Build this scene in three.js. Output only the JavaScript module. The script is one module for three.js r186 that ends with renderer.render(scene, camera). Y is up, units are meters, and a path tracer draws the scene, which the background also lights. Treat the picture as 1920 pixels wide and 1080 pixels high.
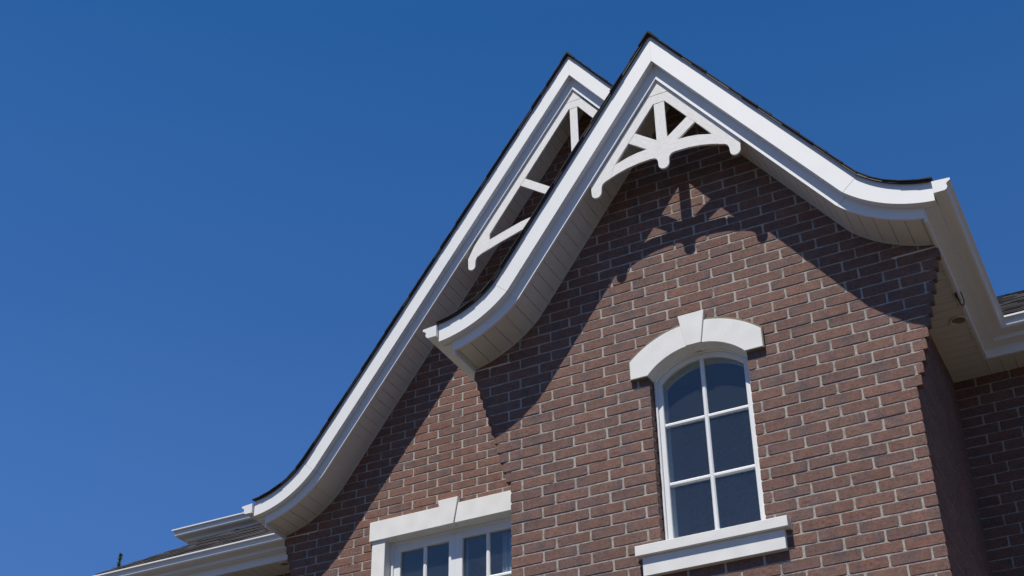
import * as THREE from 'three';
import { mergeGeometries, toCreasedNormals } from 'three/addons/utils/BufferGeometryUtils.js';
import { ImprovedNoise } from 'three/addons/math/ImprovedNoise.js';

// ---------------------------------------------------------------- camera, sky, sun, exposure
const scene = new THREE.Scene();
const camera = new THREE.PerspectiveCamera(23.2145, 1920 / 1080, 0.05, 2000);
camera.matrixAutoUpdate = true;
camera.position.set(1.0295, -4.0368, 8.1053);
camera.quaternion.setFromRotationMatrix(new THREE.Matrix4().makeBasis(
  new THREE.Vector3(0.891843, -0.013978, -0.452129),
  new THREE.Vector3(0.243383, 0.857339, 0.453579),
  new THREE.Vector3(0.381288, -0.514562, 0.768014)));
camera.setViewOffset(1920, 1080, -15, -130, 1920, 1080);   // the photograph is cut from a taller frame
camera.updateProjectionMatrix();
camera.updateMatrixWorld(true);

const SUN = new THREE.Vector3(-0.054, 0.879, 0.473).normalize();
function makeSky() {                                        // clear deep-blue sky: air only
  const W = 512, Hh = 256, data = new Float32Array(W * Hh * 4);
  // radiance against elevation, clear air opposite the sun
  const stops = [[-90, .10, .13, .16], [-2, .22, .30, .42], [0, .15, .28, .55], [8, .105, .245, .56], [22, .067, .190, .525], [32, .038, .134, .398], [44, .0178, .098, .308], [62, .012, .074, .25], [90, .010, .066, .23]];
  for (let j = 0; j < Hh; j++) for (let i = 0; i < W; i++) {
    const el = ((j + .5) / Hh - .5) * Math.PI, az = ((i + .5) / W - .5) * 2 * Math.PI;
    const d = new THREE.Vector3(Math.cos(el) * Math.cos(az), Math.sin(el), Math.cos(el) * Math.sin(az));
    const e = el * 180 / Math.PI;
    let k = 0; while (k < stops.length - 2 && e > stops[k + 1][0]) k++;
    const a = stops[k], b = stops[k + 1], t = Math.min(1, Math.max(0, (e - a[0]) / (b[0] - a[0])));
    const g = Math.acos(Math.max(-1, Math.min(1, d.dot(SUN)))) * 180 / Math.PI;
    const glow = e > -2 ? .4 * Math.exp(-g / 20) + 3 * Math.exp(-g / 6) : 0, side = 1 + .1 * (78 - g) / 10 * Math.exp(-Math.max(0, 60 - g) / 10) * (g < 100 ? 1 : 0);
    const o = (j * W + i) * 4;
    for (let c = 0; c < 3; c++) {
      const base = a[c + 1] + (b[c + 1] - a[c + 1]) * t;
      data[o + c] = base * Math.max(.85, Math.min(1.25, side)) + glow * [.17, .23, .33][c] * .55;
    }
    data[o + 3] = 1;
  }
  const tex = new THREE.DataTexture(data, W, Hh, THREE.RGBAFormat, THREE.FloatType);
  tex.mapping = THREE.EquirectangularReflectionMapping; tex.magFilter = tex.minFilter = THREE.LinearFilter; tex.wrapS = THREE.RepeatWrapping;
  tex.needsUpdate = true; return tex;
}
scene.background = makeSky();
scene.environment = scene.background;
const sun = new THREE.DirectionalLight(new THREE.Color(1, .955, .885), 4.95);
sun.position.copy(SUN).multiplyScalar(40); sun.target.position.set(0, 0, 0);
sun.castShadow = true; sun.shadow.mapSize.set(4096, 4096); sun.shadow.radius = 1;
Object.assign(sun.shadow.camera, { left: -14, right: 14, top: 14, bottom: -14, near: 1, far: 90 });
scene.add(sun, sun.target);
const renderer = new THREE.WebGLRenderer({ antialias: true });
renderer.toneMapping = THREE.LinearToneMapping;
renderer.toneMappingExposure = 1.0;
renderer.shadowMap.enabled = true;

// ---------------------------------------------------------------- helpers
let seed = 20240611;
const rnd = () => { seed = (seed + 0x6D2B79F5) | 0; let t = Math.imul(seed ^ (seed >>> 15), 1 | seed); t = (t + Math.imul(t ^ (t >>> 7), 61 | t)) ^ t; return ((t ^ (t >>> 14)) >>> 0) / 4294967296; };
const rr = (a, b) => a + (b - a) * rnd();
const V = (x, y, z) => new THREE.Vector3(x, y, z);
const noise = new ImprovedNoise();
const lin = (r, g, b) => new THREE.Color().setRGB(r, g, b);
const srgb8 = (v) => Math.round(255 * Math.min(1, Math.max(0, v <= .0031308 ? v * 12.92 : 1.055 * Math.pow(v, 1 / 2.4) - .055)));

function texture(size, fn, colour) {                        // fn(u, v) -> value or [r, g, b], tileable noise coordinates are the caller's care
  const d = new Uint8Array(size * size * 4);
  for (let j = 0; j < size; j++) for (let i = 0; i < size; i++) {
    const v = fn(i / size, j / size), o = (j * size + i) * 4;
    for (let c = 0; c < 3; c++) { const x = Array.isArray(v) ? v[c] : v; d[o + c] = colour ? srgb8(x) : Math.round(255 * Math.min(1, Math.max(0, x))); }
    d[o + 3] = 255;
  }
  const t = new THREE.DataTexture(d, size, size); t.wrapS = t.wrapT = THREE.RepeatWrapping; t.magFilter = THREE.LinearFilter; t.minFilter = THREE.LinearMipmapLinearFilter; t.generateMipmaps = true;
  if (colour) t.colorSpace = THREE.SRGBColorSpace; t.needsUpdate = true; return t;
}
function pn(u, v, f, z) {                                   // tileable gradient noise, f = whole cells over the tile
  const g = (ix, iy, dx, dy) => { let h = (((ix % f) + f) % f) * 374761393 + (((iy % f) + f) % f) * 668265263 + z * 2147483; h = Math.imul(h ^ (h >>> 13), 1274126177); h ^= h >>> 16; const a = (h >>> 0) / 4294967296 * 6.2832; return Math.cos(a) * dx + Math.sin(a) * dy; };
  const x = u * f, y = v * f, ix = Math.floor(x), iy = Math.floor(y), fx = x - ix, fy = y - iy, sx = fx * fx * (3 - 2 * fx), sy = fy * fy * (3 - 2 * fy);
  const a = g(ix, iy, fx, fy), b = g(ix + 1, iy, fx - 1, fy), c = g(ix, iy + 1, fx, fy - 1), d = g(ix + 1, iy + 1, fx - 1, fy - 1);
  return ((a + (b - a) * sx) * (1 - sy) + (c + (d - c) * sx) * sy) * 1.5;
}
const repeat = (t, per) => { t.repeat.set(1 / per, 1 / per); return t; };

// uv in metres from the dominant direction of each face
function boxUV(g) {
  if (g.index) g = g.toNonIndexed();
  const p = g.attributes.position, uv = new Float32Array(p.count * 2), a = V(), b = V(), c = V();
  for (let i = 0; i < p.count; i += 3) {
    a.fromBufferAttribute(p, i); b.fromBufferAttribute(p, i + 1); c.fromBufferAttribute(p, i + 2);
    const n = b.clone().sub(a).cross(c.clone().sub(a)), ax = Math.abs(n.x), ay = Math.abs(n.y), az = Math.abs(n.z);
    [a, b, c].forEach((q, k) => {
      const [s, t] = az >= ax && az >= ay ? [q.x, q.y] : ay >= ax ? [q.x, q.z] : [q.z, q.y];
      uv[(i + k) * 2] = s; uv[(i + k) * 2 + 1] = t;
    });
  }
  g.setAttribute('uv', new THREE.BufferAttribute(uv, 2)); return g;
}
function outward(g) {                                       // turn the faces of a closed shape to the outside
  const p = g.attributes.position, a = V(), b = V(), c = V(); let vol = 0;
  for (let i = 0; i < p.count; i += 3) { a.fromBufferAttribute(p, i); b.fromBufferAttribute(p, i + 1); c.fromBufferAttribute(p, i + 2); vol += a.dot(b.cross(c)); }
  if (vol < 0) for (let i = 0; i < p.count; i += 3) {
    const x = p.getX(i), y = p.getY(i), z = p.getZ(i);
    p.setXYZ(i, p.getX(i + 1), p.getY(i + 1), p.getZ(i + 1)); p.setXYZ(i + 1, x, y, z);
  }
  return g;
}
function soup(tris, crease = .5) {
  const g = new THREE.BufferGeometry();
  g.setAttribute('position', new THREE.BufferAttribute(new Float32Array(tris.flat(2)), 3));
  outward(g); boxUV(g);
  g.computeVertexNormals();
  return crease ? toCreasedNormals(g, crease) : g;
}
// a prism: outline in (u, v), from w0 to w1 (numbers or functions of u, v), placed by at(u, v, w)
function prism(poly, w0, w1, at, crease = .5) {
  const f = (w, u, v) => typeof w === 'function' ? w(u, v) : w;
  const A = poly.map(([u, v]) => at(u, v, f(w0, u, v))), B = poly.map(([u, v]) => at(u, v, f(w1, u, v)));
  const T = [], n = poly.length;
  for (let i = 0; i < n; i++) { const j = (i + 1) % n; T.push([A[i], A[j], B[j]], [A[i], B[j], B[i]]); }
  const faces = THREE.ShapeUtils.triangulateShape(poly.map(([u, v]) => new THREE.Vector2(u, v)), []);
  const cw = THREE.ShapeUtils.area(poly.map(([u, v]) => new THREE.Vector2(u, v))) < 0;
  for (const [i, j, k] of faces) { if (cw) T.push([A[i], A[j], A[k]], [B[i], B[k], B[j]]); else T.push([A[i], A[k], A[j]], [B[i], B[j], B[k]]); }
  return soup(T.map((t) => t.map((q) => [q[0], q[1], q[2]])), crease);
}
const XYZ = (u, v, w) => [u, v, w];
const box = (x0, x1, y0, y1, z0, z1) => prism([[x0, y0], [x1, y0], [x1, y1], [x0, y1]], z0, z1, XYZ, 0);
function chamferBox(x0, x1, y0, y1, z0, z1, c) {            // box with softened front (z1) edges
  const sh = new THREE.Shape([[x0 + c, y0 + c], [x1 - c, y0 + c], [x1 - c, y1 - c], [x0 + c, y1 - c]].map((q) => new THREE.Vector2(...q)));
  return ext(sh, z0, z1, c);
}
function ext(shape, z0, z1, c = 0) {                        // extrude a Shape from z0 to z1 with a chamfer c on the edges
  const g = new THREE.ExtrudeGeometry(shape, { depth: z1 - z0 - 2 * c, bevelEnabled: c > 0, bevelSize: c, bevelThickness: c, bevelSegments: 1, curveSegments: 20 });
  g.translate(0, 0, z0 + c); g.deleteAttribute('uv');
  const h = boxUV(g); h.computeVertexNormals(); return toCreasedNormals(h, .45);
}
const poly2 = (pts) => new THREE.Shape(pts.map(([x, y]) => new THREE.Vector2(x, y)));

function part(name, geo, mat, parent, label) {
  const m = new THREE.Mesh(geo, mat); m.name = name; m.castShadow = m.receiveShadow = true;
  if (label) m.userData.label = label; parent.add(m); return m;
}
function group(name, parent, label) { const g = new THREE.Group(); g.name = name; if (label) g.userData.label = label; parent.add(g); return g; }

// ---------------------------------------------------------------- materials
const grain = repeat(texture(512, (u, v) => {
  const fine = pn(u, v, 200, 3) * .3 + pn(u, v, 100, 9) * .26, mid = pn(u, v, 32, 5) * .16, big = pn(u, v, 10, 1) * .12;
  const pit = pn(u, v, 128, 31) > .42 ? -.25 : 0, t = .74 + fine + mid + big + pit, cool = pn(u, v, 7, 44) * .07;
  const gq = Math.min(1, Math.max(0, (pn(u, v, 4, 77) - .22) / .3)), gr = gq * gq * (3 - 2 * gq);   // fired grey patches
  return [t * (1 - cool) * (1 - .15 * gr), t * (1 - .03 * gr), t * (1 + cool) * (1 + .08 * gr)];
}, true), .62);
const grainBump = repeat(texture(512, (u, v) => .5 + pn(u, v, 200, 3) * .3 + pn(u, v, 100, 9) * .3 + pn(u, v, 34, 5) * .3 + (pn(u, v, 128, 31) > .42 ? -.3 : 0)), .62);
const mortarMap = repeat(texture(256, (u, v) => { const t = .8 + pn(u, v, 60, 2) * .25 + pn(u, v, 14, 7) * .22 + pn(u, v, 4, 3) * .2; return [t, t * .985, t * .96]; }, true), .5);
const skin = repeat(texture(256, (u, v) => .5 + pn(u, v, 3, 8) * .4 + pn(u, v, 8, 3) * .16), 1.3);
const skinTone = repeat(texture(512, (u, v) => { const t = .965 + pn(u, v, 7, 4) * .022 + pn(u, v, 40, 6) * .012; return [t, t, t * .992]; }, true), 1.1);
const paintTone = repeat(texture(512, (u, v) => {           // thin white paint brushed on rough boards: u runs along the board
  const s = pn(u, v, 70, 2) * .5 + noise.noise(u * 26, v * 190, 4) * .5, p = noise.noise(u * 9, v * 34, 8), k = noise.noise(u * 40, v * 60, 1);
  let t = .88 + s * .09 + p * .08; if (k > .5) t -= .06; return [t, t * .99, t * .965];
}, true), .5);
const paintBump = repeat(texture(256, (u, v) => .5 + noise.noise(u * 20, v * 120, 4) * .4 + noise.noise(u * 8, v * 30, 4) * .2), .5);
const perforated = repeat(texture(256, (u, v) => {          // perforated vinyl
  const a = (u * 8) % 1 - .5, b = (v * 8 + (Math.floor(u * 8) % 2) * .5) % 1 - .5;
  return Math.hypot(a, b) < .17 ? .58 : .93 + pn(u, v, 20, 3) * .05;
}, true), .1);
const shingleTone = repeat(texture(512, (u, v) => { const t = .6 + pn(u, v, 190, 2) * .55 + pn(u, v, 60, 7) * .3; return [t * 1.03, t, t * .97]; }, true), .35);
const stoneTone = repeat(texture(256, (u, v) => { const t = .95 + pn(u, v, 60, 3) * .05 + pn(u, v, 6, 9) * .05; return [t, t * .996, t * .985]; }, true), .6);

const std = (o) => new THREE.MeshStandardMaterial(o);
const brickMat = std({ color: lin(1, 1, 1), vertexColors: true, map: grain, bumpMap: grainBump, bumpScale: .0016, roughness: .92 });
const mortarMat = std({ color: lin(.42, .395, .355), map: mortarMap, bumpMap: mortarMap, bumpScale: .004, roughness: 1 });
const metalWhite = std({ color: lin(.80, .80, .79), map: skinTone, bumpMap: skin, bumpScale: .0004, roughness: .48 });
const soffitMat = std({ color: lin(.72, .70, .65), map: perforated, roughness: .6 });
const soffitPlain = std({ color: lin(.66, .64, .59), map: skinTone, roughness: .6 });
const gutterMat = std({ color: lin(.78, .78, .76), map: skinTone, bumpMap: skin, bumpScale: .0004, roughness: .42 });
const stoneMat = std({ color: lin(.80, .79, .755), map: stoneTone, bumpMap: stoneTone, bumpScale: .001, roughness: .85 });
const caulkMat = std({ color: lin(.20, .175, .12), roughness: .8 });
const trussMat = std({ color: lin(.86, .85, .83), map: paintTone, bumpMap: paintBump, bumpScale: .0009, roughness: .8 });
const vinylMat = std({ color: lin(.82, .83, .83), map: skinTone, roughness: .35 });
const dripMat = std({ color: lin(.024, .018, .015), roughness: .5 });
const shingleMat = std({ color: lin(1, 1, 1), vertexColors: true, map: shingleTone, bumpMap: shingleTone, bumpScale: .003, roughness: .95 });
const glassMat = new THREE.MeshPhysicalMaterial({ color: lin(.82, .88, .92), transmission: .985, thickness: 0, roughness: .015, ior: 1.62 });
const roomMat = std({ color: lin(.55, .55, .52), roughness: .9 });
const curtainMat = std({ color: lin(.55, .55, .53), roughness: .95, side: THREE.DoubleSide });
const lensMat = std({ color: lin(.22, .18, .15), roughness: .35 });
const wireMat = std({ color: lin(.02, .02, .02), roughness: .6 });
const dirtMat = std({ color: lin(.06, .052, .04), roughness: 1 });

// ---------------------------------------------------------------- measures of the house
const XC = -1.6286, HW = 1.460, RZ = -1.900, XR = -3.147, HWR = 3.02;   // front block centre, half width; rear wall plane; main gable centre
const CH = 0.0833, BM = 0.25798;                                          // brick course height, brick module
const GROUND = -5.6;
const house = new THREE.Group(); house.name = 'brick_house'; scene.add(house);
house.userData = { label: 'brown brick house with two curved white gables and white window surrounds', category: 'house' };

// rake profile of a gable: lower edge of its outer fascia, one side, with the direction in which it is offset
function makeProfile(A, m, bx, ex, ey, endDeg = 6) {
  const by = A - m * bx, th = Math.atan(m), pts = [[0, A], [bx, by]], ch = Math.hypot(ex - bx, by - ey);
  const al = Math.atan2(by - ey, ex - bx), f1 = endDeg * Math.PI / 180, f0 = 2 * al - f1, R = ch / (2 * Math.sin((f0 - f1) / 2)), N = 14;
  for (let i = 1; i <= N; i++) { const t = f0 + (f1 - f0) * i / N; pts.push([bx + R * (Math.sin(f0) - Math.sin(t)), by - R * (Math.cos(t) - Math.cos(f0))]); }
  const ang = pts.map((_, i) => i === 0 ? 0 : i === 1 ? (th + f0) / 2 : f0 + (f1 - f0) * (i - 1) / N);
  const off = pts.map((_, i) => i === 0 ? [0, 1 / Math.cos(th)] : i === pts.length - 1 ? [0, 1 / Math.cos(f1)] : i === 1 ? [Math.sin(ang[1]) / Math.cos((th - f0) / 2), Math.cos(ang[1]) / Math.cos((th - f0) / 2)] : [Math.sin(ang[i]), Math.cos(ang[i])]);
  const S = [0]; for (let i = 1; i < pts.length; i++) S.push(S[i - 1] + Math.hypot(pts[i][0] - pts[i - 1][0], pts[i][1] - pts[i - 1][1]));
  const at = (s, d) => { let i = 0; while (i < S.length - 2 && s > S[i + 1]) i++; const t = (s - S[i]) / (S[i + 1] - S[i]), L = (a, b) => a + (b - a) * t; return [L(pts[i][0], pts[i + 1][0]) + L(off[i][0], off[i + 1][0]) * d, L(pts[i][1], pts[i + 1][1]) + L(off[i][1], off[i + 1][1]) * d]; };
  const sAtX = (x, d) => { let a = 0, b = S[S.length - 1]; for (let k = 0; k < 40; k++) { const c = (a + b) / 2; at(c, d)[0] < x ? a = c : b = c; } return (a + b) / 2; };
  const halfAt = (y, d) => { let a = 0, b = S[S.length - 1]; if (at(b, d)[1] > y) return at(b, d)[0]; for (let k = 0; k < 40; k++) { const c = (a + b) / 2; at(c, d)[1] > y ? a = c : b = c; } return Math.max(0, at(a, d)[0]); };
  return { S, at, sAtX, halfAt, bend: S[1], len: S[S.length - 1], slope: th };
}
const PF = makeProfile(3.457, 1.364, 1.262, 1.842, 1.455), PR = makeProfile(5.492, 1.340, 2.752, 3.395, 1.465);

// a band that follows a rake from s0 to s1, between offsets d0, d1 and depths z0, z1
function rakeBand(P, side, cx, s0, s1, d0, d1, z0, z1) {
  const st = [s0]; for (const s of P.S) if (s > s0 + .004 && s < s1 - .004) st.push(s); st.push(s1);
  const q = (s, d, z) => { const [x, y] = P.at(s, d); return [cx + side * x, y, z]; }, T = [];
  const ring = st.map((s) => [q(s, d0, z0), q(s, d1, z0), q(s, d1, z1), q(s, d0, z1)]);
  for (let i = 0; i < ring.length - 1; i++) for (let k = 0; k < 4; k++) { const a = ring[i], b = ring[i + 1], j = (k + 1) % 4; T.push([a[k], b[k], b[j]], [a[k], b[j], a[j]]); }
  const a = ring[0], b = ring[ring.length - 1];
  T.push([a[0], a[1], a[2]], [a[0], a[2], a[3]], [b[0], b[2], b[1]], [b[0], b[3], b[2]]);
  return soup(T, .45);
}

// ---------------------------------------------------------------- bricks
const TINTS = [[0.246, 0.132, 0.102], [0.238, 0.131, 0.102], [0.259, 0.134, 0.099], [0.222, 0.124, 0.098], [0.242, 0.137, 0.109], [0.227, 0.134, 0.111], [0.255, 0.138, 0.105], [0.214, 0.121, 0.098], [0.251, 0.129, 0.096], [0.234, 0.131, 0.104], [0.243, 0.132, 0.103]];
const brickCache = new Map(); let warm = [1, 1, 1];
function brickGeometry(L, depth, k) {                       // one brick, centred, its face at z = 0; ten-sided face with worn arrises
  const key = L.toFixed(3) + '|' + depth + '|' + k + '|' + warm[0];
  if (brickCache.has(key)) return brickCache.get(key);
  const h = .0743, hx = L / 2, hy = h / 2, c = Math.min(.0062, L * .12), j = () => rr(-.0016, .0016);
  const out = [[-hx + c, -hy], [rr(-.2, .2) * L, -hy], [hx - c, -hy], [hx, -hy + c], [hx, hy - c], [hx - c, hy], [rr(-.2, .2) * L, hy], [-hx + c, hy], [-hx, hy - c], [-hx, -hy + c]].map(([x, y]) => [x + j(), y + j()]);
  const b = .0045, inn = out.map(([x, y]) => [x - Math.sign(x) * b * Math.min(1, Math.abs(x) / (hx * .6)), y - Math.sign(y) * b * Math.min(1, Math.abs(y) / (hy * .7))]);
  const n = out.length, pos = [], nor = [], uv = [], cu = rnd() * 3, cv = rnd() * 3;
  const put = (q, z, nn) => { pos.push(q[0], q[1], z); nor.push(...nn); uv.push(q[0] + cu, q[1] + (z === 0 ? 0 : z) + cv); };
  const dir = out.map(([x, y]) => { const ex = Math.abs(x) / hx > .985 || Math.abs(x) > hx - c * .7 ? Math.sign(x) : 0, ey = Math.abs(y) > hy - c * .7 ? Math.sign(y) : 0, l = Math.hypot(ex, ey) || 1; return [ex / l, ey / l]; });
  const zf = out.map(() => rr(-.0008, .0004));
  for (let i = 0; i < n; i++) {
    const k2 = (i + 1) % n, F = [0, 0, 1], e1 = [dir[i][0] * .8, dir[i][1] * .8, .6], e2 = [dir[k2][0] * .8, dir[k2][1] * .8, .6], s1 = [...dir[i], 0], s2 = [...dir[k2], 0];
    put([0, 0], 0, F); put(inn[i], zf[i], F); put(inn[k2], zf[k2], F);
    put(inn[i], zf[i], F); put(out[i], -.0045, e1); put(out[k2], -.0045, e2);
    put(inn[i], zf[i], F); put(out[k2], -.0045, e2); put(inn[k2], zf[k2], F);
    put(out[i], -.0045, s1); put(out[i], -depth, s1); put(out[k2], -depth, s2);
    put(out[i], -.0045, s1); put(out[k2], -depth, s2); put(out[k2], -.0045, s2);
  }
  const g = new THREE.BufferGeometry();
  g.setAttribute('position', new THREE.Float32BufferAttribute(pos, 3)); g.setAttribute('normal', new THREE.Float32BufferAttribute(nor, 3)); g.setAttribute('uv', new THREE.Float32BufferAttribute(uv, 2));
  const t = TINTS[Math.floor(rnd() * TINTS.length)], f = rr(.92, 1.08), col = new Float32Array(pos.length);
  for (let i = 0; i < col.length; i += 3) { col[i] = t[0] * f * warm[0]; col[i + 1] = t[1] * f * warm[1]; col[i + 2] = t[2] * f * warm[2]; }
  g.setAttribute('color', new THREE.BufferAttribute(col, 3));
  brickCache.set(key, g); return g;
}
const PV = new THREE.Matrix4().multiplyMatrices(camera.projectionMatrix, camera.matrixWorldInverse);
function screenArea(pts) {                                  // share of the frame that a face covers, 0 outside
  const q = pts.map((p) => p.clone().applyMatrix4(PV)), m = q.reduce((a, b) => [a[0] + b.x / 4, a[1] + b.y / 4], [0, 0]);
  if (Math.abs(m[0]) > 1.02 || Math.abs(m[1]) > 1.03) return 0;
  let s = 0; for (let i = 0; i < 4; i++) { const a = q[i], b = q[(i + 1) % 4]; s += a.x * b.y - b.x * a.y; } return Math.abs(s);
}
// rows r0..r1; spans(r) -> [[x0, x1, kind0, kind1]] (end depths), phase(r) -> x of one head joint; place is the matrix of the wall face
function layBricks(parent, r0, r1, spans, phase, place, seen, most) {
  const list = [];
  for (let r = r0; r <= r1; r++) for (const [x0, x1, d0 = .03, d1 = .03] of spans(r)) {
    if (x1 - x0 < .02) continue;
    const cuts = [x0]; let k = Math.ceil((x0 - phase(r)) / BM);
    for (; phase(r) + k * BM < x1; k++) { const x = phase(r) + k * BM; if (x - cuts[cuts.length - 1] > .045 && x1 - x > .045) cuts.push(x); }
    cuts.push(x1);
    for (let i = 0; i < cuts.length - 1; i++) {
      const first = i === 0, last = i === cuts.length - 2, a = cuts[i] + (first ? 0 : .0070), b = cuts[i + 1] - (last ? 0 : .0070);
      const L = Math.round((b - a) / .004) * .004, depth = Math.max(first ? d0 : .03, last ? d1 : .03), full = Math.abs(b - a - (BM - .0140)) < .003;
      const g = brickGeometry(full ? BM - .0140 : Math.max(.02, L), depth, Math.floor(rnd() * (full ? 26 : 5)));
      const m = new THREE.Matrix4().makeTranslation((a + b) / 2, r * CH + rr(-.0012, .0012), rr(-.0014, .0012)).multiply(new THREE.Matrix4().makeRotationFromEuler(new THREE.Euler(rr(-.008, .008), rr(-.004, .004), rr(-.005, .005))));
      m.premultiply(place);
      const y = r * CH, c = [V(a, y - .036, 0), V(b, y - .036, 0), V(b, y + .036, 0), V(a, y + .036, 0)].map((p) => p.applyMatrix4(place));
      const mid = c[0].clone().add(c[2]).multiplyScalar(.5);
      list.push({ g, m, s: seen && seen(mid) ? screenArea(c) : 0 });
    }
  }
  const order = list.filter((b) => b.s > 0).sort((a, b) => b.s - a.s), chosen = new Set(order.slice(0, most));
  for (const b of chosen) { const mesh = part('brick', b.g, brickMat, parent); b.m.decompose(mesh.position, mesh.quaternion, mesh.scale); }
  const rest = list.filter((b) => !chosen.has(b));
  if (rest.length) { const m = part('brickwork', mergeGeometries(rest.map((b) => b.g.clone().applyMatrix4(b.m))), brickMat, parent); m.userData.kind = 'stuff'; }
  console.log(parent.name, 'bricks', list.length, 'in view', order.length, 'single', chosen.size);
}
const corbel = (r) => r < 5 ? 0 : .0385 + .0235 * (r - 5);
const TOPROW = 16;                                          // the last corbelled course
// window openings
const WX = XC + .014, WH = .362, WB = -.345, WR = .491, WYC = .609;   // arched window: centre, half width, bottom, arch radius and its centre
const archTop = (x, grow = 0) => WYC + Math.sqrt(Math.max(0, (WR + grow) ** 2 - x * x));
const LX0 = -5.36, LX1 = -3.99, LT = 1.13, LB = -.6;        // rectangular window opening

// ---- front gable wall
function wallOutline(P, hw, yb) {
  const right = [], R = (r) => r * CH - CH / 2;
  right.push([hw, yb], [hw, R(5)]);
  for (let r = 5; r <= TOPROW; r++) { const c = Math.min(corbel(r) - .02, corbel(r - 1)); right.push([hw + c, R(r)], [hw + c, R(r + 1)]); }
  const yT = R(TOPROW + 1), ys = []; for (let y = yT; y < P.at(0, 0)[1] - .05; y += .12) ys.push(y);
  for (const y of ys) { const h = Math.min(P.halfAt(y, -.02), hw + corbel(TOPROW)); if (h < right[right.length - 1][0] + 1e-6) right.push([h, y]); }
  return [...right, [0, P.at(0, -.02)[1]], ...right.slice().reverse().map(([x, y]) => [-x, y])];
}
const frontShape = poly2(wallOutline(PF, HW - .006, GROUND).map(([x, y]) => [x + XC, y]));
const hole = new THREE.Path(); hole.moveTo(WX - WH - .004, WB); hole.lineTo(WX + WH + .004, WB);
for (let i = 0; i <= 24; i++) { const x = (WH + .004) * (1 - 2 * i / 24); hole.lineTo(WX + x, archTop(x, .03)); }
hole.closePath(); frontShape.holes.push(hole);
const frontWall = part('gable_wall', ext(frontShape, -.056, -.0050), mortarMat, house, 'sunlit front gable wall of brown brick with corbelled corners');
const frontSpans = (r) => {
  const y = r * CH, yb = y - CH / 2;
  let h = HW + corbel(Math.min(r, TOPROW)); if (yb > 1.40) h = Math.min(h, PF.halfAt(yb, -.01)); if (h < .03) return [];
  const edge = r > TOPROW ? .03 : r >= 5 ? .058 : (((r % 2) + 2) % 2 === 0 ? .092 : .245);
  const L = XC - h, R = XC + h;
  if (y > WB - .02 && y < archTop(0, .07)) {
    const half = y < archTop(WH) + .03 ? WH : Math.sqrt(Math.max(0, (WR + .07) ** 2 - (y - WYC) ** 2));
    if (half > .03) return [[L, WX - half, edge, .1], [WX + half, R, .1, edge]];
  }
  return [[L, R, edge, edge]];
};
const odd = (r) => ((r % 2) + 2) % 2 === 1;
layBricks(frontWall, Math.ceil(GROUND / CH) + 1, 40, frontSpans, (r) => odd(r) ? -BM : -1.61 * BM, new THREE.Matrix4(), () => true, 300);

// ---- rear (main) gable wall, also the recessed wall to the right of the front block
const rearShape = poly2(wallOutline(PR, HWR - .006, GROUND).map(([x, y]) => [x + XR, y]));
const hole2 = new THREE.Path([[LX0, LB], [LX1, LB], [LX1, LT + .05], [LX0, LT + .05]].map((q) => new THREE.Vector2(...q))); hole2.closePath(); rearShape.holes.push(hole2);
const rearGeo = ext(rearShape, RZ - .1, RZ - .0050);
const rearWall = part('gable_wall', rearGeo, mortarMat, house, 'tall rear gable wall of brown brick beside the front gable');
warm = [1.06, 1.0, .93];                                    // the main gable is laid in a slightly browner batch
const rearPlace = new THREE.Matrix4().makeTranslation(0, 0, RZ);
layBricks(rearWall, -8, 63, (r) => {
  const y = r * CH, yb = y - CH / 2; let h = HWR + corbel(Math.min(r, TOPROW)); if (yb > 1.40) h = Math.min(h, PR.halfAt(yb, -.01)); if (h < .03) return [];
  const L = XR - h, R = Math.min(XR + h, y > 1.5 ? XR + h : -2.9);
  if (y > LB && y < LT + .1) return [[L, LX0 - .05, .092, .03], [LX1 + .05, R, .03, .03]];
  return [[L, R, .092, .03]];
}, (r) => odd(r) ? -.161 : -.006, rearPlace, (p) => p.x < -2.2, 300);
const recess = part('side_wing_wall', box(XC + HW - .02, 5, GROUND, 1.5, RZ - .24, RZ - .0062), mortarMat, house, 'shaded brick wall under the eave beside the front block');
layBricks(recess, -14, 17, () => [[XC + HW - .01, 3.2]], (r) => odd(r) ? .094 : -.010, rearPlace, (p) => p.x < .6, 120);

warm = [1, 1, 1];
// ---- side walls of the front block (corbelled like its front)
for (const s of [1, -1]) {
  const w = part('side_wall', box(XC + s * (HW - .2) - .1, XC + s * (HW - .2) + .1 + .0, GROUND, 1.4, RZ, -.245), mortarMat, house);
  w.geometry.dispose(); w.geometry = box(Math.min(XC + s * (HW - .24), XC + s * (HW - .0050)), Math.max(XC + s * (HW - .24), XC + s * (HW - .0050)), GROUND, 1.4, RZ - .005, -.0555);
  const list = [];
  for (let r = -14; r <= TOPROW; r++) {
    const x = XC + s * HW, place = new THREE.Matrix4().makeTranslation(x, 0, 0).multiply(new THREE.Matrix4().makeRotationY(s * Math.PI / 2));
    const z0 = r >= 5 ? -.062 : odd(r) ? -.256 : -.106;                      // behind the corner brick of the front
    const ph = odd(r) ? z0 + .005 : z0 + .005;
    for (let z = ph; z > RZ; z -= BM) {
      const z1 = Math.max(RZ + .002, z - BM + .0070); if (z - .0070 - z1 < .02) continue;
      const L = Math.round((z - .0070 - z1) / .004) * .004, g = brickGeometry(Math.abs(L - .244) < .004 ? BM - .0140 : L,   .03, Math.floor(rnd() * 8));
      const m = place.clone().multiply(new THREE.Matrix4().makeTranslation(-s * (z - .0070 + z1) / 2, r * CH + rr(-.001, .001), rr(-.0012, .001)));
      list.push(g.clone().applyMatrix4(m));
    }
  }
  part('brickwork', mergeGeometries(list), brickMat, w).userData.kind = 'stuff';
}

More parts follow.
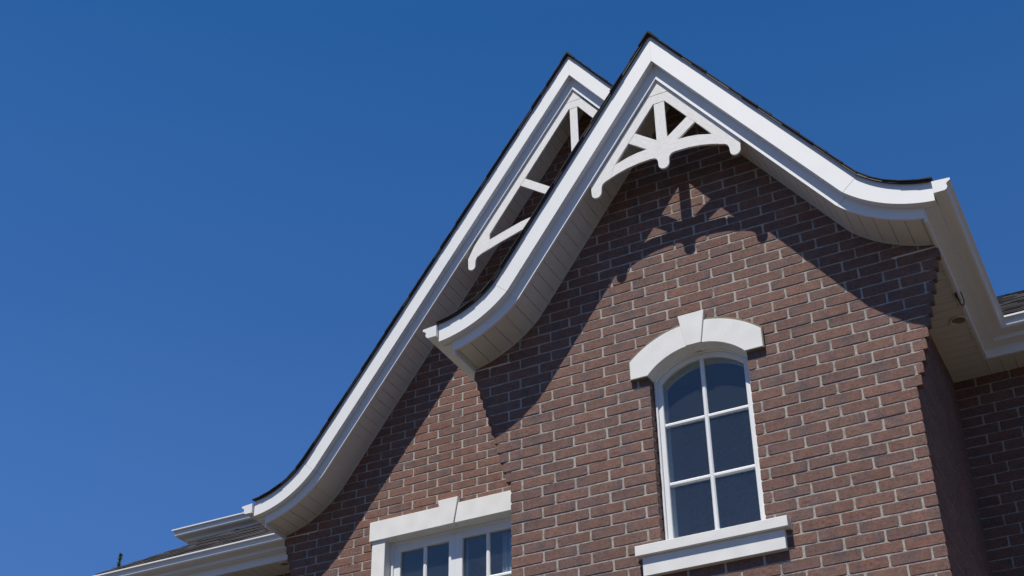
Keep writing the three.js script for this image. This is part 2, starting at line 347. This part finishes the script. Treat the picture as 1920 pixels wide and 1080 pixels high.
// ---------------------------------------------------------------- gables: fascia, frieze, soffit
const FZ = .40, IZ = .338, SOFF = -.081;
function gableTrim(P, cx, z, side, sEnd, joints, soffitTo) {
  // outer fascia in lengths that butt at the joints
  const cuts = [0, ...joints.filter((s) => s < sEnd), sEnd];
  for (let i = 0; i < cuts.length - 1; i++) {
    const a = cuts[i] + (i ? .0008 : .0006), b = cuts[i + 1] - (i < cuts.length - 2 ? .0008 : 0), dz = (i % 2) * .0012;
    part('fascia_board', rakeBand(P, side, cx, a, b, 0, .15, z + IZ - .012, z + FZ - dz), metalWhite, house);
  }
  const fEnd = sEnd >= P.len - .01 ? P.sAtX(P.at(P.len, 0)[0] - .079, 0) : sEnd;
  const cuts2 = [0, ...joints.filter((s) => s < fEnd), fEnd];
  for (let i = 0; i < cuts2.length - 1; i++) {
    const a = cuts2[i] + (i ? .0008 : .0006), b = cuts2[i + 1] - (i < cuts2.length - 2 ? .0008 : 0);
    part('frieze_board', rakeBand(P, side, cx, a, b, SOFF, .012, z + IZ - .02, z + IZ - (i % 2) * .0012), metalWhite, house);
  }
  // soffit: a backing sheet, and panels with open joints under it
  const so = part('soffit', rakeBand(P, side, cx, 0, fEnd, SOFF + .0135, SOFF + .020, z - .02, z + IZ - .021), soffitPlain, house);
  for (let s = .05; s < fEnd - .005; s += .1015) part('soffit_panel', rakeBand(P, side, cx, s + .0022, Math.min(fEnd, s + .0993), SOFF + .004, SOFF + .0125, z + .001, z + IZ - .0205), soffitMat, so);
  part('edge_trim', rakeBand(P, side, cx, .03, fEnd, SOFF - .001, SOFF + .003, z + .001, z + .016), soffitPlain, so);
}
const fJ = [PF.bend + .012], rJ = [1.56 * Math.hypot(1, 1.34) * .9, PR.bend + .012];
for (const s of [1, -1]) gableTrim(PF, XC, 0, s, PF.len, fJ);
gableTrim(PR, XR, RZ, -1, PR.len, rJ);
gableTrim(PR, XR, RZ, 1, 2.45, []);

// ---------------------------------------------------------------- roofs: shingle courses with overlapping, uneven butts
const toneOf = () => { const f = rr(.7, 1.25), w = rr(-.06, .06); return [.058 * f * (1 + w), .052 * f, .050 * f * (1 - w)]; };
function tint(g, t) { const n = g.attributes.position.count, c = new Float32Array(n * 3); for (let i = 0; i < n; i++) c.set(t, i * 3); g.setAttribute('color', new THREE.BufferAttribute(c, 3)); return g; }
function gableRoof(P, cx, side, zf, zb, sEnd, tabs, parent) {
  const ex = .135, list = [], zs = [zf];
  let s1 = sEnd;
  while (s1 > .02) {
    const s0 = Math.max(0, s1 - ex);
    const cuts = [zf + rr(-.005, .004)]; let z = zf;
    for (let k = 0; k < tabs; k++) { z -= rr(.10, .28); if (z > zb + .2) cuts.push(z); } cuts.push(zb);
    for (let k = 0; k < cuts.length - 1; k++) {
      const th = rr(.006, .014), q = (s, d, zz) => { const [x, y] = P.at(s, .157 + d); return [cx + side * x, y, zz]; }, sb = s1 + rr(0, .006), T = [], a = cuts[k], b = cuts[k + 1];
      const sc = Math.max(0, s0 - .03), ring = [[s1, -.001], [sb, th], [sc, .004], [sc, -.001]].map(([s, d]) => [Math.min(s, P.len + .03), d]);
      const F = ring.map(([s, d]) => q(s, d, a)), B = ring.map(([s, d]) => q(s, d, b));
      for (let i = 0; i < 4; i++) { const j = (i + 1) % 4; T.push([F[i], F[j], B[j]], [F[i], B[j], B[i]]); }
      T.push([F[0], F[2], F[1]], [F[0], F[3], F[2]], [B[0], B[1], B[2]], [B[0], B[2], B[3]]);
      list.push(tint(soup(T, 0), toneOf()));
    }
    s1 = s0;
  }
  const m = part('shingles', mergeGeometries(list), shingleMat, parent); m.userData.kind = 'stuff';
}
function roofSlope(P, cx, side, zf, zb, sEnd, tabs, overhang) {
  const deck = part('roof_slope', rakeBand(P, side, cx, .0, sEnd, .1505, .1565, zb, zf - .012), dripMat, house);
  gableRoof(P, cx, side, zf, zb, sEnd + overhang, tabs, deck);
  part('drip_edge', rakeBand(P, side, cx, .0, sEnd, .146, .1555, zf - .011, zf - .008), dripMat, deck);
  return deck;
}
roofSlope(PF, XC, 1, FZ + .030, -1.44, PF.len, 9, .03);
roofSlope(PF, XC, -1, FZ + .030, -2.0, PF.len, 9, .03);
roofSlope(PR, XR, -1, RZ + FZ + .030, -9, PR.len, 9, .03);
roofSlope(PR, XR, 1, RZ + FZ + .030, -9, PR.len, 9, .03);
function ridgeCap(P, cx, zf, zb) {
  const list = []; let z = zf + .004;
  while (z > zb) {
    const zz = Math.max(zb, z - .17), t0 = rr(.014, .018), t1 = .009;
    for (const side of [1, -1]) {
      const q = (s, d, w) => { const [x, y] = P.at(s, .157 + d); return [cx + side * x, y, w]; };
      const F = [q(0, 0, z), q(.13, .006, z), q(.13, .011, z), q(.035, t0, z), q(0, t0 - .006, z)], B = [q(0, 0, zz), q(.13, .006, zz), q(.13, .010, zz), q(.035, t1, zz), q(0, t1 - .005, zz)], T = [];
      for (let i = 0; i < 5; i++) { const j = (i + 1) % 5; T.push([F[i], F[j], B[j]], [F[i], B[j], B[i]]); }
      for (let i = 1; i < 4; i++) T.push([F[0], F[i + 1], F[i]], [B[0], B[i], B[i + 1]]);
      list.push(tint(soup(T, 0), toneOf()));
    }
    z = zz;
  }
  part('ridge_cap', mergeGeometries(list), shingleMat, house);
}
ridgeCap(PF, XC, FZ + .03, -2.0); ridgeCap(PR, XR, RZ + FZ + .03, -9);

// ---------------------------------------------------------------- eaves with gutters
const K = [[0, 0], [.070, 0], [.082, .006], [.089, .016], [.092, .027], [.0912, .033], [.0878, .037], [.0885, .047], [.096, .058], [.110, .066], [.116, .070], [.116, .084], [.111, .084], [.110, .073], [.090, .061], [.080, .050], [.080, .014], [.068, .005], [.004, .005], [.004, .092], [0, .092]];
function eave(at, w0, w1, o = {}) {                         // at(u, v, w); w ends may follow u (mitres)
  const y = o.y || 0, U = (pts) => pts.map(([u, v]) => [u, v + y]), F = (w) => typeof w === 'function' ? w : () => w;
  part('fascia_board', prism(U([[1.755, 1.449], [1.845, 1.449], [1.845, 1.588], [1.755, 1.588]]), o.f0 ?? w0, w1, at), metalWhite, house);
  part('frieze_board', prism(U([[1.745, 1.362], [1.7632, 1.362], [1.7632, 1.4495], [1.745, 1.4495]]), o.f0 ?? w0, w1, at), metalWhite, house);
  const g = part('gutter', prism(U(K.map(([u, v]) => [1.8465 + u, 1.490 + v])), o.g0 ?? w0, o.g1 ?? w1, at, .7), gutterMat, house);
  const capAt = o.cap;
  if (capAt !== undefined) part('end_cap', prism(U([[1.8462, 1.4895], ...K.slice(1, 12).map(([u, v]) => [1.8468 + u, 1.490 + v - .0006]), [1.963, 1.5745], [1.8462, 1.5835]]), capAt - .001, capAt + .0025, at), gutterMat, g);
  if (o.s0 !== undefined) {
    const su = o.su ?? 1.45, so = part('soffit', prism(U([[su, 1.3745], [1.746, 1.3745], [1.746, 1.380], [su, 1.380]]), o.s0, o.s1, at), soffitPlain, house), d = Math.sign(o.s1 - o.s0);
    for (let s = o.s0; Math.abs(s - o.s1) > .03 && (o.s1 - s) * d > 0; s += d * .1015) {
      const e = (o.s1 - s) * d < .1 ? o.s1 : s + d * .0995;
      part('soffit_panel', prism(U([[su, 1.3645], [1.7449, 1.3645], [1.7449, 1.3735], [su, 1.3735]]), s + d * .002, e, at), soffitMat, so);
    }
    part('edge_trim', prism(U([[1.728, 1.3605], [1.7447, 1.3605], [1.7447, 1.364], [1.728, 1.364]]), o.s0, o.s1, at), soffitPlain, so);
  }
}
const ZW = -3.401;                                          // right wing eave line
const atR = (u, v, w) => [XC + u, v, w], atL = (u, v, w) => [XC - u, v, w], atRL = (u, v, w) => [XR - u + (1.845 - 3.398) * 1, v, w];
eave(atR, FZ + .03, (u) => ZW + u, { f0: IZ - .013, cap: FZ + .03, s0: -.001, s1: RZ });
eave(atL, FZ + .03, RZ, { f0: IZ - .013, cap: FZ + .03, s0: -.001, s1: RZ, });
const atW = (u, v, w) => [w, v, ZW + u];
eave(atW, (u) => XC + u, 5, { s0: XC + 1.7465, s1: 5, su: RZ - ZW - .01 });
eave(atRL, RZ + FZ + .03, -2.30, { f0: RZ + IZ - .013, g1: -2.02, cap: RZ + FZ + .03, s0: RZ - .001, s1: -2.6, su: 1.40 });
// left wing, and the upper eave behind it (both turn a corner at their left end)
function cornerEave(z0, x0, xr, zb, y) {
  const front = (u, v, w) => [w, v, z0 + u], left = (u, v, w) => [x0 - u, v, w];
  eave(front, (u) => x0 - u, xr, { y, s0: x0 - 1.40, s1: xr, su: 1.46 });
  eave(left, (u) => z0 + u, zb, { y, s0: z0 + 1.745, s1: zb, su: 1.40 });
}
cornerEave(-4.066, -7.094, -6.46, -7, 0);
cornerEave(-4.966, -6.888, -5.62, -7.5, .83);
const wingWall = part('side_wing_wall', box(-8.48, -6.05, GROUND, 1.46, -2.85, -2.6050), mortarMat, house);
layBricks(wingWall, -8, 16, () => [[-8.48, -6.05]], (r) => odd(r) ? -.161 : -.006, new THREE.Matrix4().makeTranslation(0, 0, -2.60), null, 0);
part('side_wing_wall', box(-8.30, -5.4, 1.3, 2.3, -7.4, -3.52), mortarMat, house);
part('side_wing_wall', box(-8.48, -8.24, GROUND, 1.46, -7, -2.855), mortarMat, house);

// plain pitched roofs of the wings, in courses that run along x
function wingRoof(name, xl, xr, ze, ye, t, runs, hip, label) {
  const list = [], ex = .118, n = Math.ceil(runs / ex), c = 1 / Math.hypot(1, t), nz = t * c, ny = c;
  const deck = prism([[0, 0], [runs, t * runs], [runs, t * runs - .02], [0, -.02]], (u) => xl + (hip ? u : 0) + .01, xr, (u, v, w) => [w, ye + v, ze - u]);
  const m = part(name, deck, dripMat, house, label);
  for (let i = 0; i < n; i++) {
    const r0 = i * ex - .004, r1 = Math.min(runs, r0 + ex + .025);
    const cuts = [xl + (hip ? Math.max(0, r0) : 0) + rr(-.01, .005)]; while (cuts[cuts.length - 1] < xr - .4) cuts.push(cuts[cuts.length - 1] + rr(.09, .30)); cuts.push(xr);
    for (let k = 0; k < cuts.length - 1; k++) {
      const th = rr(.007, .016), P = (r, d) => [ze - r + nz * d, ye + t * r + ny * d];
      const prof = [P(r0, .001), P(r0, th), P(r1, .006), P(r1, .001)];
      list.push(tint(prism(prof, cuts[k], cuts[k + 1], (u, v, w) => [w, v, u], 0), toneOf()));
    }
  }
  if (hip) { // the other slope of the hip
    const T = [[[xl, ye, ze], [xl, ye, ze - 5], [xl + runs, ye + t * runs, ze - runs]], [[xl, ye, ze - 5], [xl + runs, ye + t * runs, ze - 5], [xl + runs, ye + t * runs, ze - runs]]];
    part('hip_slope', soup([...T, ...T.map((q) => q.map(([x, y, z]) => [x, y - .02, z]).reverse())], 0), dripMat, m);
    let r = .10; while (r < runs) {                        // hip caps
      const a = r, b = r + .14, h = .018, q = (rr2, dx, dy) => [xl + rr2 + dx, ye + t * rr2 + dy, ze - rr2 + dx];
      list.push(tint(soup([[q(a, -.05, -.028), q(a, .05, -.028), q(a, 0, h)], [q(b, -.05, -.028), q(b, 0, h - .008), q(b, .05, -.028)], [q(a, -.05, -.028), q(a, 0, h), q(b, 0, h - .008)], [q(a, -.05, -.028), q(b, 0, h - .008), q(b, -.05, -.028)], [q(a, .05, -.028), q(b, .05, -.028), q(b, 0, h - .008)], [q(a, .05, -.028), q(b, 0, h - .008), q(a, 0, h)], [q(a, -.05, -.028), q(b, -.05, -.028), q(b, .05, -.028)], [q(a, -.05, -.028), q(b, .05, -.028), q(a, .05, -.028)]], 0), toneOf()));
      r += .125;
    }
  }
  part('shingles', mergeGeometries(list), shingleMat, m).userData.kind = 'stuff';
}
wingRoof('wing_roof', -9.02, -5.9, -2.13, 1.585, .69, 1.5, true, 'dark shingled hip roof above the long gutter');
wingRoof('wing_roof', -1.2, 6, -1.455, 1.585, .69, 1.98, false, 'dark shingled roof rising above the recessed wall');
wingRoof('wing_roof', -8.80, -5.4, -3.04, 2.41, .30, 1.6, true);

// ---------------------------------------------------------------- gable trusses
function board(pts, z0, z1, ang, parent, name) {
  const g = ext(poly2(pts), z0, z1, .0014), p = g.attributes.position, uv = g.attributes.uv, c = Math.cos(ang), s = Math.sin(ang), o = rnd() * 3;
  for (let i = 0; i < p.count; i++) uv.setXY(i, p.getX(i) * c + p.getY(i) * s + o, -p.getX(i) * s + p.getY(i) * c + o);
  return part(name, g, trussMat, parent);
}
const arcPts = (cx, cy, r, a0, a1, n) => Array.from({ length: n + 1 }, (_, i) => { const a = (a0 + (a1 - a0) * i / n) * Math.PI / 180; return [cx + r * Math.cos(a), cy + r * Math.sin(a)]; });
function frontTruss() {
  const t = group('gable_truss', house, 'white openwork timber truss with a fan of struts in the front gable peak'), Z = .318, Zb = .298;
  const put = (pts, s) => pts.map(([x, y]) => [XC + .004 + s * x, y]);
  for (const s of [1, -1]) {
    board(put([[0, 3.178], [.098, 3.178], [.592, 2.510], [.586, 2.424], ...arcPts(.5475, 2.424, .0385, 0, -180, 9), [.5055, 2.468], [.496, 2.494], [.476, 2.511], [.43, 2.528], [.395, 2.632], [.047, 3.098], [0, 3.098]], s), Zb, Z - (s > 0 ? .0006 : 0), s > 0 ? -.935 : .935, t, 'rafter');
    board(put([[.034, 2.738], [.212, 2.878], [.268, 2.804], [.118, 2.689], [.06, 2.66]], s), Zb, Z - .0018, s * .66, t, 'strut');
  }
  const half = [[0, 2.72], [.05, 2.715], [.117, 2.690], [.20, 2.686], [.28, 2.672], [.40, 2.634], [.47, 2.53], [.44, 2.5265], [.38, 2.548], [.30, 2.571], [.20, 2.586], [.10, 2.590], [.068, 2.584], [.050, 2.568], [.043, 2.545], [.0415, 2.508], ...arcPts(0, 2.508, .0415, 0, -90, 6).slice(1)];
  board(put([...half, ...half.slice(1, -1).reverse().map(([x, y]) => [-x, y])], 1), Zb, Z - .0012, 0, t, 'arch_brace');
  board(put([[-.041, 3.13], [.041, 3.13], [.041, 2.66], [-.041, 2.66]], 1), Zb, Z - .0024, Math.PI / 2, t, 'king_post');
  board(put([[-.098, 3.182], [.098, 3.182], [0, 3.343]], 1), Zb + .004, Z + .001, 0, t, 'gusset_plate');
}
frontTruss();
function rearTruss() {
  const t = group('gable_truss', house, 'larger white timber truss in the rear gable peak, half hidden'), Z = RZ + .318, Zb = RZ + .298, dy = -.031;
  const put = (pts, s) => pts.map(([x, y]) => [XR - .006 + s * x, y + dy]);
  for (const s of [-1, 1]) {
    board(put([[0, 5.246], [.096, 5.246], [1.038, 3.986], [1.165, 3.735], [1.163, 3.635], ...arcPts(1.126, 3.635, .037, 0, -180, 9), [1.087, 3.69], [1.07, 3.73], [1.02, 3.755], [.94, 3.80], [.932, 3.956], [.05, 5.161], [0, 5.161]], s), Zb, Z - (s > 0 ? .0006 : 0), s > 0 ? -.935 : .935, t, 'rafter');
    board(put([[.034, 4.108], [.55, 4.492], [.60, 4.425], [.10, 4.056], [.05, 4.03]], s), Zb, Z - .0018, s * .63, t, 'strut');
    board(put([[.02, 4.06], [.30, 4.035], [.60, 3.985], [.812, 3.925], [1.01, 3.866], [1.05, 3.745], [1.0, 3.762], [.819, 3.823], [.60, 3.885], [.30, 3.94], [.02, 3.955]], s), Zb, Z - .0012, -s * .2, t, 'arch_brace');
  }
  board(put([[-.039, 5.19], [.039, 5.19], [.039, 3.87], ...arcPts(0, 3.87, .039, 0, -180, 10)], 1), Zb, Z - .0024, Math.PI / 2, t, 'king_post');
  board(put([[-.096, 5.250], [.096, 5.250], [0, 5.412]], 1), Zb + .004, Z + .001, 0, t, 'gusset_plate');
}
rearTruss();

// ---------------------------------------------------------------- arched window with its stone surround
function archedWindow() {
  const at = (h, yb, grow) => { const p = [[-h, yb], [h, yb]]; for (let i = 0; i <= 28; i++) { const x = h * (1 - 2 * i / 28); p.push([x, archTop(x, grow)]); } return p; };
  const X = (pts) => pts.map(([x, y]) => [WX + x, y]);
  const ring = (h0, g0, y0, h1, g1, y1, z0, z1, c) => { const s = poly2(X(at(h0, y0, g0))); s.holes.push(new THREE.Path(X(at(h1, y1, g1)).map((q) => new THREE.Vector2(...q)))); return ext(s, z0, z1, c); };
  const w = group('arched_window', house, 'white six-pane window with a segmental arched head');
  part('frame', ring(.357, -.004, -.345, .345, -.016, -.318, -.15, -.078, .003), vinylMat, w);
  part('sash', ring(.3375, -.0235, -.3395, .309, -.052, -.282, -.135, -.092, .004), vinylMat, w);
  part('inner_reveal', ring(.345, -.016, -.33, .311, -.050, -.284, -.215, -.1355, 0), stoneMat, w);
  const bar = (pts, name) => part(name, pts, vinylMat, w);
  const mz = -.101, mb = -.127, hw = .0155;                 // glazing bars with sloping faces
  const prof = (h) => [[-h, mb], [h, mb], [h, mz - .008], [h * .45, mz], [-h * .45, mz], [-h, mz - .008]];
  bar(prism(prof(hw), -.29, archTop(0, -.045), (u, v, q) => [WX + u, q, v]), 'muntin');
  for (const y of [.128, .583]) for (const s of [1, -1]) bar(prism(prof(hw), hw * .92, .318, (u, v, q) => [WX + s * q, y + u, v - .0006]), 'muntin');
  const rows = [[-.30, .128], [.128, .583], [.583, null]];
  for (const s of [-1, 1]) for (const [y0, y1] of rows) {
    const pts = y1 === null ? [[s * .004, y0], [s * .322, y0], ...Array.from({ length: 9 }, (_, i) => { const x = s * (.322 - .318 * i / 8); return [x, archTop(x, -.038)]; })] : [[s * .004, y0], [s * .322, y0], [s * .322, y1 - .001], [s * .004, y1 - .001]];
    part('pane', ext(poly2(X(pts)), -.1205, -.1165), glassMat, w);
  }
  // stone head: two voussoirs and a keystone, on a dark bed joint
  const RO = .711, YO = 1.272 - RO, oy = (x) => YO + Math.sqrt(RO * RO - x * x), HO = .488, yl = .938;
  const half = (s, g) => { const p = []; for (let i = 0; i <= 14; i++) { const x = .02 + (HO + g * .45 - .02) * i / 14; p.push([s * x, oy(Math.min(x, HO)) + g]); } p.push([s * (HO + g * .45), yl - g * .3], [s * (WH - .004 + g * .3), yl - g * .3]); for (let i = 0; i <= 14; i++) { const x = (WH - .004 + g * .3) * (1 - i / 14) + .02 * i / 14; p.push([s * x, archTop(Math.min(x, WH)) - .004 + g * .4]); } return p; };
  const lin0 = group('lintel', house, 'white arched stone head with a keystone over the six-pane window');
  for (const s of [-1, 1]) {
    part('voussoir', ext(poly2(X(half(s, 0))), -.085, .034 + (s > 0 ? .001 : 0), .003), stoneMat, lin0);
    part('bed_joint', ext(poly2(X(half(s, .022).map(([x, y]) => [x, y]))), -.06, .025), caulkMat, lin0);
  }
  part('keystone', ext(poly2(X([[-.054, 1.090], [.054, 1.090], [.096, 1.343], [-.096, 1.343]])), -.06, .047, .003), stoneMat, lin0);
  part('bed_joint', ext(poly2(X([[-.053, 1.096], [.053, 1.096], [.097, 1.349], [-.097, 1.349]])), -.05, .0405), caulkMat, lin0);
  const sill = group('sill', house, 'white two-step stone sill under the arched window');
  part('sill_slab', chamferBox(WX - .522, WX + .522, -.420, -.347, -.14, .072, .003), stoneMat, sill);
  part('apron', chamferBox(WX - .484, WX + .487, -.556, -.4205, -.02, .040, .003), stoneMat, sill);
  part('bed_joint', box(WX - .530, WX + .530, -.428, -.339, -.015, .008), caulkMat, sill);
  const room = part('room_interior', (() => { const g = new THREE.BoxGeometry(1.6, 2.4, 2.2); g.translate(WX, .4, -.26 - 1.1); return g; })(), roomMat, w);
  // open the front of the room: keep all faces but the one behind the window
  const gi = room.geometry.toNonIndexed(), keep = []; { const n = gi.attributes.normal; for (let i = 0; i < n.count; i++) if (n.getZ(i) < .5) keep.push(i); }
  const g2 = new THREE.BufferGeometry(); for (const a of ['position', 'normal', 'uv']) { const src = gi.attributes[a], arr = []; for (const i of keep) for (let c = 0; c < src.itemSize; c++) arr.push(src.array[i * src.itemSize + c]); g2.setAttribute(a, new THREE.Float32BufferAttribute(arr, src.itemSize)); }
  room.geometry = g2;
  return g2;
}
const roomGeo = archedWindow();

// ---------------------------------------------------------------- paired window in the rear wall
function pairWindow() {
  const w = group('casement_window', house, 'white paired casement window with a flat keystone lintel'), z = RZ;
  const cx = -4.661, xl = -5.336, xr = 2 * cx - xl;
  const frame = poly2([[xl, LB], [xr, LB], [xr, 1.138], [xl, 1.138]]);
  const iw = .034; frame.holes.push(new THREE.Path([[xl + iw, LB + iw], [xr - iw, LB + iw], [xr - iw, 1.098], [xl + iw, 1.098]].map((q) => new THREE.Vector2(...q))));
  part('frame', ext(frame, z - .16, z - .088, .003), vinylMat, w);
  for (const [a, b] of [[xl + iw + .002, cx - .002], [cx + .002, xr - iw - .002]]) {
    const sw = .064, s = poly2([[a, LB + iw + .002], [b, LB + iw + .002], [b, 1.096], [a, 1.096]]);
    s.holes.push(new THREE.Path([[a + sw, LB + iw + sw], [b - sw, LB + iw + sw], [b - sw, 1.096 - sw], [a + sw, 1.096 - sw]].map((q) => new THREE.Vector2(...q))));
    const sash = part('sash', ext(s, z - .148, z - .102, .004), vinylMat, w);
    const hw = .0185, mb = z - .142, mz = z - .110, prof = (h) => [[-h, mb], [h, mb], [h, mz - .008], [h * .45, mz], [-h * .45, mz], [-h, mz - .008]], mx = (a + b) / 2, ym = .605;
    part('muntin', prism(prof(hw), LB + .09, 1.096 - sw + .005, (u, v, q) => [mx + u, q, v]), vinylMat, sash);
    for (const s2 of [1, -1]) for (const y of [ym, .10]) part('muntin', prism(prof(hw), hw * .92, (b - a) / 2 - sw + .006, (u, v, q) => [mx + s2 * q, y + u, v - .0006]), vinylMat, sash);
    for (const [p0, p1] of [[a + sw - .01, mx - .004], [mx + .004, b - sw + .01]]) for (const [q0, q1] of [[LB + .09, .099], [.101, ym - .001], [ym + .001, 1.096 - sw + .01]]) part('pane', box(p0, p1, q0, q1, z - .1335, z - .1295), glassMat, sash);
  }
  // drawn-back curtains inside
  for (const [a, b] of [[-4.67, -4.585], [-4.235, -4.10]]) { const T = [], n = 10; for (let i = 0; i < n; i++) { const f = (k) => [a + (b - a) * k / n, z - .20 + .012 * Math.cos(k * 2.3)]; const [x0, z0] = f(i), [x1, z1] = f(i + 1); T.push([[x0, LB, z0], [x1, LB, z1], [x1, 1.2, z1]], [[x0, LB, z0], [x1, 1.2, z1], [x0, 1.2, z0]]); } const g = new THREE.BufferGeometry(); g.setAttribute('position', new THREE.Float32BufferAttribute(T.flat(2), 3)); boxUV(g); g.computeVertexNormals(); part('curtain', g, curtainMat, w); }
  const lin0 = group('lintel', house, 'white flat stone lintel with a raised keystone');
  part('lintel_stone', chamferBox(-5.490, cx - .05, 1.122, 1.313, z - .10, z + .034, .003), stoneMat, lin0);
  part('lintel_stone', chamferBox(cx + .05, -3.832, 1.122, 1.313, z - .10, z + .034, .003), stoneMat, lin0);
  part('lintel_stone', box(cx - .0505, cx + .0505, 1.123, 1.312, z - .09, z + .020), stoneMat, lin0);
  part('keystone', ext(poly2([[cx - .055, 1.118], [cx + .055, 1.118], [cx + .100, 1.366], [cx - .100, 1.366]]), z - .03, z + .049, .003), stoneMat, lin0);
  for (const s of [-1, 1]) { const x0 = cx + s * .808, x1 = cx + s * .670; part('jamb_stone', chamferBox(Math.min(x0, x1), Math.max(x0, x1), LB, 1.1215, z - .10, z + .014, .003), stoneMat, lin0); }
  const g = roomGeo.clone(); g.translate(cx - WX, 0, RZ); part('room_interior', g, roomMat, w);
}
pairWindow();

// ---------------------------------------------------------------- small fittings
function soffitLight(x, z, r) {
  const g = group('soffit_light', house, 'round recessed eave light with a pale rim'), at = (pts) => { const l = new THREE.LatheGeometry(pts.map((q) => new THREE.Vector2(...q)), 28); l.translate(x, 1.3645, z); return l; };
  part('rim', at([[r, .0005], [r, -.009], [r - .004, -.013], [r - .011, -.011], [r - .0135, -.001]]), soffitPlain, g);
  part('lens', at([[0, -.005], [r * .5, -.004], [r - .0135, -.0012]]), lensMat, g);
}
soffitLight(.056, -.985, .062); soffitLight(-6.80, -2.385, .055);
{ // loose cable ends hanging at the edge of the soffit
  const c1 = new THREE.CatmullRomCurve3([[.120, 1.362, -.62], [.118, 1.345, -.66], [.122, 1.325, -.70], [.135, 1.318, -.735], [.147, 1.33, -.72], [.150, 1.352, -.66], [.149, 1.362, -.62]].map((q) => V(...q)));
  const c2 = new THREE.CatmullRomCurve3([[.118, 1.362, -.60], [.110, 1.352, -.63], [.113, 1.342, -.66], [.125, 1.338, -.68]].map((q) => V(...q)));
  part('loose_cable', mergeGeometries([new THREE.TubeGeometry(c1, 24, .0042, 6), new THREE.TubeGeometry(c2, 14, .004, 6)]), wireMat, house);
  const bits = []; for (let i = 0; i < 60; i++) { const g = new THREE.IcosahedronGeometry(rr(.0012, .0034), 0); g.translate(XC + 1.735 + rr(-.02, .012), 1.3605, rr(-1.5, -.05)); bits.push(g); }
  part('cobweb_dirt', mergeGeometries(bits), dirtMat, house).userData.kind = 'stuff';
}

// ---------------------------------------------------------------- a spruce behind the left wing, only its leader shows
{
  const tree = new THREE.Group(); tree.name = 'spruce_tree'; scene.add(tree); tree.position.set(-20.98, GROUND, -15);
  tree.userData = { label: 'thin green tip of a spruce tree poking above the shingled hip roof', category: 'tree' };
  const top = 9.05 - GROUND, bark = std({ color: lin(.07, .05, .035), roughness: 1 }), needle = std({ color: lin(1, 1, 1), vertexColors: true, roughness: .9 });
  part('trunk', new THREE.CylinderGeometry(.012, .26, top - .05, 9).translate(0, (top - .05) / 2, 0), bark, tree);
  const pos = [], col = [];
  const spray = (o, d, len, w) => { // a needle: a slim double-sided blade
    const s = V(rr(-1, 1), rr(-1, 1), rr(-1, 1)).cross(d).normalize().multiplyScalar(w), e = o.clone().addScaledVector(d, len), c = [rr(.08, .15), rr(.13, .19), rr(.04, .06)];
    for (const q of [o.clone().add(s), o.clone().sub(s), e]) { pos.push(q.x, q.y, q.z); col.push(...c); }
  };
  for (let i = 0; i < 300; i++) { const y = top - rr(0, .5), a = rnd() * 6.28; spray(V(0, y, 0), V(Math.cos(a), rr(.2, 1.2), Math.sin(a)).normalize(), rr(.05, .095), .013); }
  for (let y = top - .42; y > 2; y -= rr(.16, .34)) {
    const R = Math.min(2.7, .10 + (top - y - .42) * .24), n = 5 + Math.floor(rnd() * 3), a0 = rnd() * 6.28;
    for (let b = 0; b < n; b++) {
      const a = a0 + b * 6.283 / n + rr(-.3, .3), L = R * rr(.7, 1.05), d = V(Math.cos(a), rr(-.2, .3), Math.sin(a)).normalize(), m = Math.ceil(14 + L * 34);
      for (let k = 0; k < m; k++) { const t = Math.sqrt(rnd()), o = V(0, y, 0).addScaledVector(d, L * t).add(V(rr(-.06, .06), rr(-.09, .03), rr(-.06, .06)).multiplyScalar(1 + L * .6)); spray(o, d.clone().add(V(rr(-1, 1), rr(-.6, .5), rr(-1, 1))).normalize(), rr(.07, .2), rr(.012, .03)); }
    }
  }
  const g = new THREE.BufferGeometry(); g.setAttribute('position', new THREE.Float32BufferAttribute(pos, 3)); g.setAttribute('color', new THREE.Float32BufferAttribute(col, 3)); boxUV(g); g.computeVertexNormals();
  needle.side = THREE.DoubleSide; part('crown', g, needle, tree);
}

// ---------------------------------------------------------------- the ground
{
  const lawn = repeat(texture(256, (u, v) => { const t = .8 + pn(u, v, 30, 2) * .3 + pn(u, v, 6, 7) * .3; return [t, t, t * .95]; }, true), 4);
  const g = new THREE.PlaneGeometry(1600, 1600); g.rotateX(-Math.PI / 2); g.translate(0, GROUND, 0);
  const uv = g.attributes.uv; for (let i = 0; i < uv.count; i++) uv.setXY(i, uv.getX(i) * 1600, uv.getY(i) * 1600);
  const m = part('ground', g, std({ color: lin(.090, .072, .050), map: lawn, roughness: 1 }), scene);
  m.userData = { kind: 'structure', label: 'ground in front of the house', category: 'ground' };
}
renderer.render(scene, camera);
